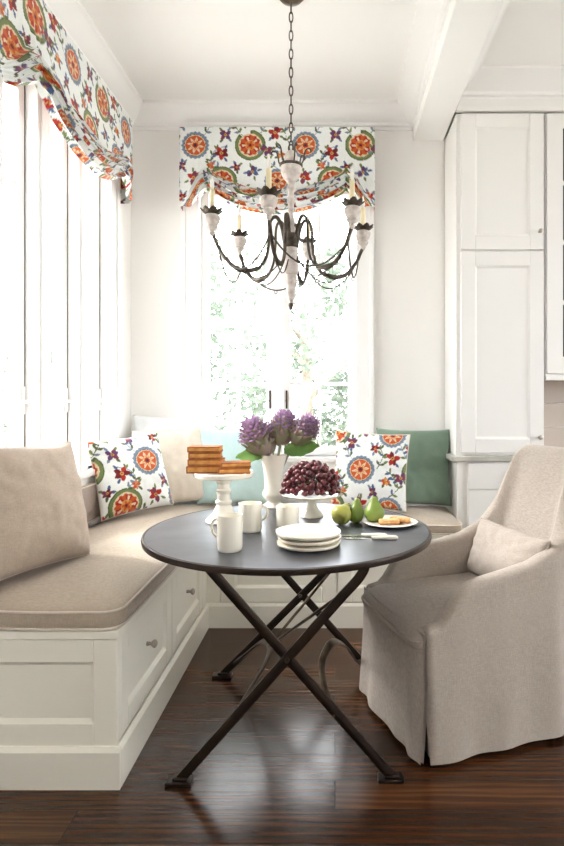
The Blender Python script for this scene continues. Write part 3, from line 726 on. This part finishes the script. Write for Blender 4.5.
# arched straps between front and rear legs, thin stays, hooks
for sx, pts in ((1, [(-.330,YF,.208),(-.291,1.98,.252),(-.256,2.10,.280),(-.252,2.24,.286),(-.305,2.40,.238),(-.405,2.53,.118),(-.452,YR,.062)]),
                (-1, [(.008,YF,.205),(-.032,1.98,.248),(-.048,2.10,.288),(-.012,2.24,.302),(.040,2.40,.222),(.095,2.53,.095),(.118,YR,.062)])):
    pts = cat(pts, 7)
    link('arched_brace', bar2(pts, .005, .014, Vector((sx*.7,0,.7))), M['steel'] if sx < 0 else M['bronze'], tb, smooth=60)
for yy, zz, xx in ((YF+.012, .612, .030), (YR-.012, .60, .085)):
    link('stay_rod', MB().tube([(-.256, 2.24, .288), (xx, yy, zz), (xx+.012, yy, zz+.008)], .0055, 8), M['steel'], tb, smooth=180)
for x in (-.30, -.26):
    link('hook', MB().tube([(x, 2.25, TZ-.006), (x, 2.25, TZ-.05), (x+.012, 2.25, TZ-.06), (x+.02, 2.25, TZ-.05)], .005, 8), M['bronze'], tb)
for y in (YF, YR):
    hw = math.sqrt(TR*TR-(y-TY)**2)-.03
    link('support_rail', MB().box(TX-hw, TX+hw, y-.016, y+.016, TZ-.024, TZ-.006), M['bronze'], tb, bevel=.003)

# ------------------------------------------------------------------ things on the table
Z = TZ+.0005
def at(x, y): return (x, y, Z)
cs = thing('cake_stand', 'tall white cake stand with turned pedestal holding golden cake slices', 'cake stand', at(-.46, 2.39))
CZ = .944
link('pedestal', MB().lathe([(.074,Z),(.076,Z+.006),(.066,Z+.018),(.046,Z+.036),(.036,Z+.055),(.030,Z+.07),(.034,Z+.076),(.034,Z+.084),(.028,Z+.09),(.0265,Z+.115),(.031,Z+.122),(.031,Z+.13),(.0255,Z+.136),(.025,Z+.155),(.031,Z+.163),(.031,Z+.172),(.028,Z+.182)], (-.46,2.39,0), 36), M['china'], cs)
link('cake_plate', MB().lathe([(.03,CZ-.022),(.115,CZ-.022),(.121,CZ-.016),(.122,CZ-.002),(.119,CZ+.002),(.116,CZ),(1e-7,CZ-.002)], (-.46,2.39,0), 48), M['china'], cs)
slices = ((-.52,2.385,CZ,.068,.042,.030,4,'golden cake slice at the bottom of the tall stack on the cake stand'),
          (-.513,2.383,CZ+.0305,.066,.042,.027,-3,'golden cake slice second from bottom in the tall cake stack'),
          (-.518,2.386,CZ+.058,.063,.041,.026,5,'golden cake slice second from top in the tall cake stack'),
          (-.519,2.384,CZ+.0845,.064,.04,.024,1,'golden cake slice on top of the tall stack on the cake stand'),
          (-.395,2.36,CZ,.062,.038,.024,8,'lower of two golden cake slices lying right of the tall stack'),
          (-.390,2.363,CZ+.0245,.058,.036,.022,12,'upper of two golden cake slices lying right of the tall stack'))
for x, y, z, a, b_, h, rz, lab in slices:
    x -= .015
    q = thing('cake_slice', lab, 'cake', (x, y, z), R(rz), 'cake slices on the tall stand', local=True)
    cr = MB().box(-a, a, -b_, b_, .004, h-.003); crumb = link('crumb', cr, M['cake'], q, bevel=.005)
    k = MB().box(-a-.002, a+.002, -b_-.002, b_+.002, 0, .006).box(-a-.0025, a+.001, -b_-.001, b_+.001, h-.005, h)
    k.box(-a-.003, -a+.004, -b_, b_, .002, h-.002)
    link('crust', k, M['crust'], q, bevel=.003)
def mug(loc, rz, r, h, label):
    m = thing('mug', label, 'mug', loc, R(rz), 'white mugs on the table', local=True)
    fl = lambda w, rr, z: 1+.014*math.cos(24*w)*(1 if .01 < z < h-.006 else 0)
    link('body', MB().lathe([(1e-7,.002),(r*.9,.0),(r*.96,.004),(r,.015),(r,h-.006),(r*1.01,h),(r*.95,h),(r*.93,h-.006),(r*.9,.02),(1e-7,.012)], n=72, mod=fl), M['china'], m, smooth=60)
    link('handle', MB().tube(cat([(r*.94,0,h*.84),(r+.010,0,h*.87),(r+.021,0,h*.72),(r+.018,0,h*.50),(r+.006,0,h*.40),(r*.95,0,h*.38)]), .0048, 8, flat=1.4), M['china'], m, smooth=180)
    return m
mug(at(-.352,1.935), 172, .042, .118, 'white fluted mug nearest the table front with handle to the left')
mug(at(-.325,2.215), 12, .044, .108, 'white fluted mug behind the front one with handle to the right')
mug(at(-.180,2.20), 80, .043, .10, 'white fluted mug directly behind the stacked plates')
for k, (dx, dy, r) in enumerate(((0,0,.110),(.002,.004,.109),(-.003,.002,.113))):
    sd = k*1.7
    pr = [(1e-7,.0),(r*.6,0),(r*.75,.002),(r*.97,.007),(r,.013),(r*.99,.017),(r*.95,.0172),(r*.66,.0135),(1e-7,.013)]
    p = MB().lathe(pr, (0,0,0), 72, mod=lambda w, rr, z, sd=sd: 1+.010*math.sin(6*w+sd)+.006*math.sin(11*w+sd*2))
    o = link('plate', p, M['china2'], smooth=60)
    o.location = (-.09+dx, 1.995+dy, Z+.0176*k)
    tag(o, ('bottom', 'middle', 'top')[k]+' plate of the three cream plates stacked near the front mug', 'plate', 'stacked cream plates')
gs = thing('footed_stand', 'low white footed stand holding a heap of red grapes', 'cake stand', at(-.10, 2.49))
GZ = .838
link('foot', MB().lathe([(.05,Z),(.051,Z+.005),(.042,Z+.016),(.028,Z+.032),(.02,Z+.052),(.019,Z+.066),(.026,Z+.078)], (-.10,2.49,0), 36), M['china'], gs)
link('dish', MB().lathe([(.022,GZ-.020),(.07,GZ-.017),(.128,GZ-.006),(.133,GZ),(.129,GZ+.002),(.11,GZ-.005),(1e-7,GZ-.008)], (-.10,2.49,0), 48), M['china'], gs)
gb = thing('grape_bunch', 'heap of dark red grapes piled on the low footed stand', 'grapes', (-.10, 2.49, GZ))
gr = MB().ball((0,0,0), .0122, 14, 10, 1.08); placed = []
rg = random.Random(11); tries = 0
gmesh = None
def gpos(rx, ry, h, n, out, gap):
    t = 0
    while len(out) < n and t < 9000:
        t += 1; w = rg.random()*2*PI; e = math.asin(rg.random()); q = 1+rg.uniform(-.05,.05)
        p = Vector((-.104+rx*q*math.cos(w)*math.cos(e)**.8, 2.49+ry*q*math.sin(w)*math.cos(e)**.8, GZ+.009+h*q*math.sin(e)))
        if all((p-o).length > gap for o in out): out.append(p)
gpos(.118, .092, .118, 98, placed, .0198)
core = []; gpos(.103, .080, .103, 80, core, .0205)
cm = MB()
for p in core: cm.ball(tuple(p), .0122, 10, 7, 1.08)
link('inner_grapes', cm, M['grape'], gb, smooth=180, kind='stuff')
for p in placed:
    if gmesh is None:
        o = link('grape', MB().ball((p.x,p.y,p.z), .0122, 14, 10, 1.08), M['grape'], gb, smooth=180)
        me = o.data; me.transform(Matrix.Translation(Vector(gb['_o'])-p)); gmesh = o
        o.location = p-Vector(gb['_o'])
    else:
        o = gmesh.copy(); C.objects.link(o); o.parent = gb; o.location = p-Vector(gb['_o'])
    o.rotation_euler = (rg.random()*.8, rg.random()*.8, rg.random()*6)
link('grape_stem', MB().tube(cat([(-.16,2.49,GZ+.03),(-.10,2.49,GZ+.05),(-.05,2.49,GZ+.04),(.0,2.48,GZ+.02),(.038,2.46,GZ+.008)]), .003, 6), M['grapestem'], gb)

# pears
def pear(loc, r, h, tilt, rz, m, label):
    o = thing('pear', label, 'pear', loc, R(rz), 'pears on the table', local=True)
    pr = [(1e-7,.006),(.35,.0),(.72,.06),(.95,.2),(1,.33),(.93,.48),(.74,.62),(.54,.74),(.42,.85),(.33,.94),(.18,.99),(1e-7,.985)]
    sm = cat([(p[0], 0, p[1]) for p in pr], 4)
    b = MB().lathe([(max(p.x,1e-7)*r, p.z*h) for p in sm], n=28, mod=lambda w, rr, z: 1+.02*math.sin(3*w+z*20)+.015*math.sin(2*w))
    s = MB().tube(cat([(0,0,h*.97),(.002,0,h*1.08),(.008,.002,h*1.2)]), .0018, 6)
    rot = Matrix.Rotation(R(tilt), 3, 'Y')
    for q in (b, s): q.v = [tuple(rot @ Vector(v)) for v in q.v]
    zm = min(v[2] for v in b.v)
    for q in (b, s): q.v = [(v[0], v[1], v[2]-zm) for v in q.v]
    link('fruit', b, M[m], o, smooth=180); link('stem', s, M['pearstem'], o, smooth=180)
pear(at(.012,2.295), .042, .092, 58, 60, 'pear_y', 'yellow green pear lying tipped over at left of the three pears')
pear(at(.082,2.37), .034, .098, 6, 20, 'pear_g', 'upright green pear standing between the tipped pear and the plate')
sx, sy = .222, 2.335
o = link('plate', MB().lathe([(1e-7,0),(.07,0),(.075,.002),(.107,.008),(.112,.013),(.108,.015),(.08,.0075),(1e-7,.0065)], n=64), M['china'], smooth=60)
o.location = at(sx, sy); tag(o, 'small white plate with a pear and pale biscuit slices', 'plate')
pear((.160,2.355,Z+.0075), .041, .098, 4, 100, 'pear_g', 'green pear standing on the small plate beside biscuit slices')
for x, y, z, rz, lab in ((.215,2.30,.009,8,'pale biscuit slice lying in front on the small plate'),(.262,2.335,.0095,-24,'pale biscuit slice lying behind at right on the small plate')):
    q = thing('biscuit_slice', lab, 'biscuit', (x, y, Z+z), R(rz), local=True)
    link('crumb', MB().box(-.040,.040,-.018,.018,.002,.019), M['toast'], q, bevel=.005)
    link('crust', MB().box(-.041,.041,-.019,.019,0,.004), M['crust'], q, bevel=.002)
for k, (x, y, rz) in enumerate(((.10,2.125,-8),(.135,2.085,-4))):
    q = thing('table_knife', ('silver knife with pale handle lying nearer the pears', 'silver knife with pale handle lying nearer the table edge')[k], 'knife', at(x, y), R(rz), 'knives beside the plates', local=True)
    bl = MB().prism([(-.115,-.004),(-.10,-.009),(-.02,-.010),(.0,-.006),(.0,.006),(-.05,.008),(-.105,.006)], .001, .0028, lambda p, a: (p[0], p[1], a))
    link('blade', bl, M['knife'], q)
    link('handle', MB().tube([(-.004,0,.0065),(.02,0,.0065),(.06,0,.0085),(.085,0,.008),(.092,0,.0065)], [.0055,.006,.008,.0075,.003], 10, flat=1.1), M['bone'], q, smooth=60)

# vase and flowers
VX, VY = -.287, 2.70
vs = link('vase', MB().lathe([(1e-7,.004),(.050,0),(.052,.006),(.044,.014),(.030,.024),(.034,.036),(.050,.052),(.052,.066),(.044,.085),(.041,.12),(.046,.17),(.055,.21),(.064,.243),(.067,.246),(.062,.244),(.05,.205),(.041,.165),(.036,.12),(.033,.06),(1e-7,.05)], n=48), M['china'], smooth=60)
vs.location = at(VX, VY); tag(vs, 'white flared ironstone vase holding purple flowering kale', 'vase')
def kale(tip, label, s=1.0, leaves=()):
    base = Vector((VX, VY, Z+.06)); tip = Vector(tip)
    neck = Vector((VX+(tip.x-VX)*.42, VY+(tip.y-VY)*.42, Z+.235))
    f = thing('flowering_kale', label, 'flower', tuple(base), group='purple flowering kale in the vase')
    ax = (tip-neck).normalized()
    path = cat([base+(neck-base)*.02, neck, tip], 6)
    link('stem', MB().tube(path, .006, 8), M['pinkgreen'], f, smooth=180)
    q = ax.to_track_quat('Z', 'Y'); lo = MB(); hi = MB(); rr = random.Random(int(abs(tip.x)*1e4))
    for k in range(46):
        t = k/46; w = k*2.4; z = -.085+.075*t; rad = .012+.014*math.sin(PI*min(1, t+.15))
        b = tip+q @ Vector((rad*math.cos(w), rad*math.sin(w), z))*s
        d = q @ Vector((math.cos(w)*.55, math.sin(w)*.55, .9)); up = q @ Vector((-math.cos(w), -math.sin(w), .5))
        lo.leaf(b, d, up, .055*s, .032*s, -.05, 4, 6, .3, .003)
    for k in range(70):
        t = k/70; w = k*2.4+1; z = -.025+.055*t; rad = .036*(1-.7*t)
        b = tip+q @ Vector((rad*math.cos(w), rad*math.sin(w), z))*s
        d = q @ Vector((math.cos(w)*(.9-.5*t), math.sin(w)*(.9-.5*t), .6+.5*t)); up = q @ Vector((-math.cos(w), -math.sin(w), .4))
        hi.leaf(b, d, up, .032*s, .026*s, -.25, 5, 6, .3, .0045)
    link('outer_bracts', lo, M['pinkgreen'], f, smooth=180)
    link('purple_head', hi, M['purple'], f, smooth=180)
    for b, d, L, W, curl in leaves:
        link('leaf', MB().leaf(b, d, (0,-.75,.6), L, W, curl, 8, 12, .25, .004), M['green'], f, smooth=180)
kale((-.372,2.68,1.085), 'purple kale head leaning left over the cake stand side of the vase', 1.4, [((-.325,2.68,.985),(-1,-.25,-.02),.13,.07,-.12)])
kale((-.335,2.72,1.07), 'smaller purple kale head set low behind the left leaning one', 1.15)
kale((-.238,2.72,1.125), 'tallest purple kale head standing upright in middle of the vase', 1.25)
kale((-.135,2.69,1.11), 'purple kale head leaning right above the red grapes', 1.2, [((-.235,2.68,1.0),(1,-.25,.22),.165,.095,-.1)])

# ------------------------------------------------------------------ slipcovered chair
yaw = math.atan2(-.33, -.94)
ch2 = thing('slipcovered_chair', 'flax linen slipcovered armchair with skirt pulled up to the table', 'chair', (.53, 2.32, 0), yaw, local=True)
HW, FX, BK, RC = .275, .325, -.33, .15
def plan():
    pts = []; n1 = 22
    for i in range(n1+1): pts.append((FX+(BK+RC-FX)*i/n1, HW, 0, 1))
    for k in range(1, 13):
        w = R(90+90*k/12); pts.append((BK+RC+RC*math.cos(w), HW-RC+RC*math.sin(w), 0, 0))
    for i in range(1, 13): pts.append((BK, (HW-RC)*(1-i/6), 0, 0))
    for k in range(1, 13):
        w = R(180+90*k/12); pts.append((BK+RC+RC*math.cos(w), -(HW-RC)+RC*math.sin(w), 0, 0))
    for i in range(1, n1+1): pts.append((BK+RC+(FX-BK-RC)*i/n1, -HW, 0, 0))
    return [Vector((p[0], p[1], 0)) for p in pts]
def rim(x):
    xs = [(-.33,1.045),(-.30,1.01),(-.275,.90),(-.25,.785),(-.20,.70),(-.1,.648),(0,.628),(.1,.612),(.17,.592),(.215,.555),(.245,.505),(.275,.472),(.325,.462)]
    for (a, za), (b, zb) in zip(xs, xs[1:]):
        if a <= x <= b: return za+(zb-za)*(x-a)/(b-a)
    return xs[0][1] if x < xs[0][0] else xs[-1][1]
PL = plan(); n = len(PL); mb = MB()
nrm = []
for i in range(n):
    t = (PL[min(i+1,n-1)]-PL[max(i-1,0)]).normalized(); nrm.append(Vector((t.y, -t.x, 0))*-1)
for i in range(n):
    if nrm[i].dot(PL[i]-Vector((.05,0,0))) < 0: nrm[i] = -nrm[i]
def lean(p, z): return -max(0, z-.45)*.20*max(0, min(1, (-p.x-.05)/.25))
rows = []
TH_ = .072
for i, p in enumerate(PL):
    h = rim(p.x); nn = nrm[i]; sec = []
    back_w = max(0, min(1, (-p.x-.1)/.2))
    for k in range(17):
        s = k/16; z = .018+(h-.03-.018)*s
        fl = .022*(1-s)**2+.010*math.sin(PI*s)*(0.3 if back_w > .5 else 1)
        ph = i*.33
        wr = noise.noise(Vector((p.x*7, p.y*7, z*4)))*.008*(1-.4*s)+.006*math.sin(ph*1.9+2*noise.noise(Vector((p.x*3,p.y*3,1))))*(1-s)**2
        sec.append(p+nn*(fl+wr)+Vector((lean(p,z),0,z)))
    for k in range(1, 8):
        w = PI*k/8; z = h-.03+.03*math.sin(w); off = -TH_/2+TH_/2*math.cos(w)
        sec.append(p+nn*off+Vector((lean(p,z),0,z)))
    for k in range(9):
        s = k/8; z = h-.03+(.40-h+.03)*s; 
        off = -TH_-.015*math.sin(PI*s)+noise.noise(Vector((p.x*8,p.y*8,z*6+4)))*.006
        sec.append(p+nn*off+Vector((lean(p,z),0,z)))
    rows.append(sec)
m_ = len(rows[0])
for r in rows: mb.v += [tuple(v) for v in r]
mb.f += [(i*m_+k, i*m_+k+1, (i+1)*m_+k+1, (i+1)*m_+k) for i in range(n-1) for k in range(m_-1)]
mb.f += [tuple(range(m_)), tuple((n-1)*m_+k for k in range(m_-1,-1,-1))]
link('arms_and_back', mb, M['chair'], ch2, smooth=180)
# front skirt with kick pleats behind the corner gaps
def fr(s, q):
    y = -HW+.0+2*HW*s; z = .018+.43*q; bow = .014*math.sin(PI*s)
    x = FX+.010+bow+.020*(1-q)**2+.006*math.sin(s*23+1.5*math.sin(s*7))*(1-q)**.6+noise.noise(Vector((y*6, z*3, 9)))*.010*(1-.5*q)
    yy = y*(1+.03*(1-q))
    return (x, yy*.985, z)
f = MB().grid(26, 14, fr); f.grid(26, 14, lambda s, q: tuple(Vector(fr(s, q))-Vector((.012,0,0))))
link('front_skirt', f, M['chair'], ch2, smooth=180)
for s in (1,-1): link('kick_pleat', MB().box(FX-.05, FX-.016, s*(HW-.02)-.012, s*(HW-.02)+.012, .02, .40), M['chair'], ch2)
# seat cushion with rounded front
sc = MB(); bs = rrect(-.27, FX+.035, -.262, .262, .05); half = .262; cx = (.36-.27)/2; nb = len(bs)
prof = [(.2,.40),(.015,.40),(.0,.415),(-.004,.435),(.004,.458),(.02,.470),(.05,.478),(.10,.485),(.17,.489),(.24,.490)]
for d, z in prof:
    for p in bs:
        c0 = Vector((cx,0,0)); L = (p-c0); k = 1-d/half
        q = c0+L*k; front = max(0, (q.x-.15)/.2)
        q.z = z-.022*front**2+noise.noise(Vector((q.x*8, q.y*8, z*5)))*.005
        if abs(q.y) > .2 and q.x < .24: q.y = math.copysign(min(abs(q.y), .225), q.y)
        sc.v.append(tuple(q))
sc.f += [(i*nb+k, i*nb+(k+1) % nb, (i+1)*nb+(k+1) % nb, (i+1)*nb+k) for i in range(len(prof)-1) for k in range(nb)]+[tuple((len(prof)-1)*nb+k for k in range(nb)), tuple(range(nb-1,-1,-1))]
link('seat', sc, M['chair'], ch2, smooth=180)
wl = [Vector(p) for p in bs if p.x > FX-.02]; wl.sort(key=lambda p: p.y)
link('seat_welt', MB().tube([(p.x+.003, p.y, .436-.022*max(0, (p.x-.15)/.2)**2+noise.noise(Vector((p.x*8, p.y*8, .43*5)))*.005) for p in wl], .005, 6), M['chair'], ch2, smooth=180)
for x in (.27,-.26):
    for y in (.2,-.2): link('leg', MB().box(x-.02, x+.02, y-.02, y+.02, 0, .41), M['darkwood'], ch2)
lp = pillow('lumbar_pillow', 'small flax lumbar pillow resting in the slipcovered armchair', (0,0,0), .45, .24, .13, 0, 18, 0, 'chair', pipe='chair')
lp.location = Vector((.53,2.32,.487))+Matrix.Rotation(yaw,3,'Z') @ Vector((-.13,.02,0)); lp.rotation_euler = (0,0,yaw+PI/2)

# ------------------------------------------------------------------ outdoors
struct('ground', MB().box(-30, 30, -30, 40, -.5, -.42), M['pale_ground'])
def tree(x, y, h, r, label, n=3200, seed=1):
    rr = random.Random(seed)
    t = thing('tree', label, 'tree', (x, y, -.42), group='trees beyond the windows')
    tr = MB().tube([(x,y,-.42),(x+.05,y,h*.4),(x,y+.05,h*.75)], [.13,.10,.05], 8)
    for k in range(5):
        w = k*1.3+seed; tr.tube([(x,y,h*(.25+.1*k)),(x+r*.6*math.cos(w),y+r*.6*math.sin(w),h*(.45+.1*k))], [.05,.02], 6)
    link('trunk', tr, M['bark'], t)
    lf = MB()
    cl = [(Vector((x+r*.75*rr.uniform(-1,1), y+r*.75*rr.uniform(-1,1), rr.uniform(.1*h, h))), rr.uniform(.25,.5)*r) for _ in range(26)]
    for _ in range(n):
        c, q = rr.choice(cl); v = Vector((rr.gauss(0,1), rr.gauss(0,1), rr.gauss(0,1))).normalized()*q*rr.random()**.4
        d = Vector((rr.gauss(0,1), rr.gauss(0,1), rr.gauss(0,.6))).normalized(); u = Vector((rr.gauss(0,1), rr.gauss(0,1), 1))
        lf.leaf(c+v, d, u, .115, .07, .1, 2, 3)
    o = link('foliage', lf, M['tree'], t, smooth=180, kind='stuff')
tree(-2.6, 8.0, 3.5, 1.2, 'leafy tree beyond the left half of the back window', seed=2)
tree(-.5, 9.4, 3.3, 1.2, 'leafy tree beyond the middle of the back window', seed=5)
tree(1.7, 8.2, 3.9, 1.2, 'leafy tree beyond the right half of the back window', seed=8)
tree(-6.2, 9.0, 4.2, 1.6, 'leafy tree beyond the left windows', seed=12)

# ------------------------------------------------------------------ light
wd = bpy.data.worlds.new('overcast_sky'); bpy.context.scene.world = wd; wd.use_nodes = True
bg = wd.node_tree.nodes['Background']; bg.inputs['Color'].default_value = (.955, .985, 1.0, 1); bg.inputs['Strength'].default_value = 10

sl = bpy.data.lights.new('sun', 'SUN'); sl.energy = 14; sl.angle = R(28); sl.color = (1, .985, .97)
so = bpy.data.objects.new('sun', sl); C.objects.link(so); so.rotation_euler = Vector((1, -.30, -.82)).to_track_quat('-Z', 'Y').to_euler()
# ------------------------------------------------------------------ camera, render look
cam = bpy.data.cameras.new('camera'); co = bpy.data.objects.new('camera', cam); C.objects.link(co)
co.location = (0, 0, 1.25); co.rotation_euler = (PI/2, 0, 0)
cam.sensor_fit = 'AUTO'; cam.sensor_width = 36; cam.lens = 578/846*36
cam.shift_x = -53/846; cam.shift_y = -25/846; cam.clip_start = .05
S = bpy.context.scene; S.camera = co
S.view_settings.view_transform = 'Standard'; S.view_settings.look = 'None'; S.view_settings.gamma = 1; S.view_settings.use_curve_mapping = False
S.view_settings.exposure = .46
S.cycles.use_denoising = True
S.cycles.max_bounces = 10; S.cycles.diffuse_bounces = 6; S.cycles.transparent_max_bounces = 16; S.cycles.caustics_reflective = False; S.cycles.caustics_refractive = False
S.cycles.sample_clamp_indirect = 8
for o in bpy.data.objects:
    if '_o' in o: del o['_o']
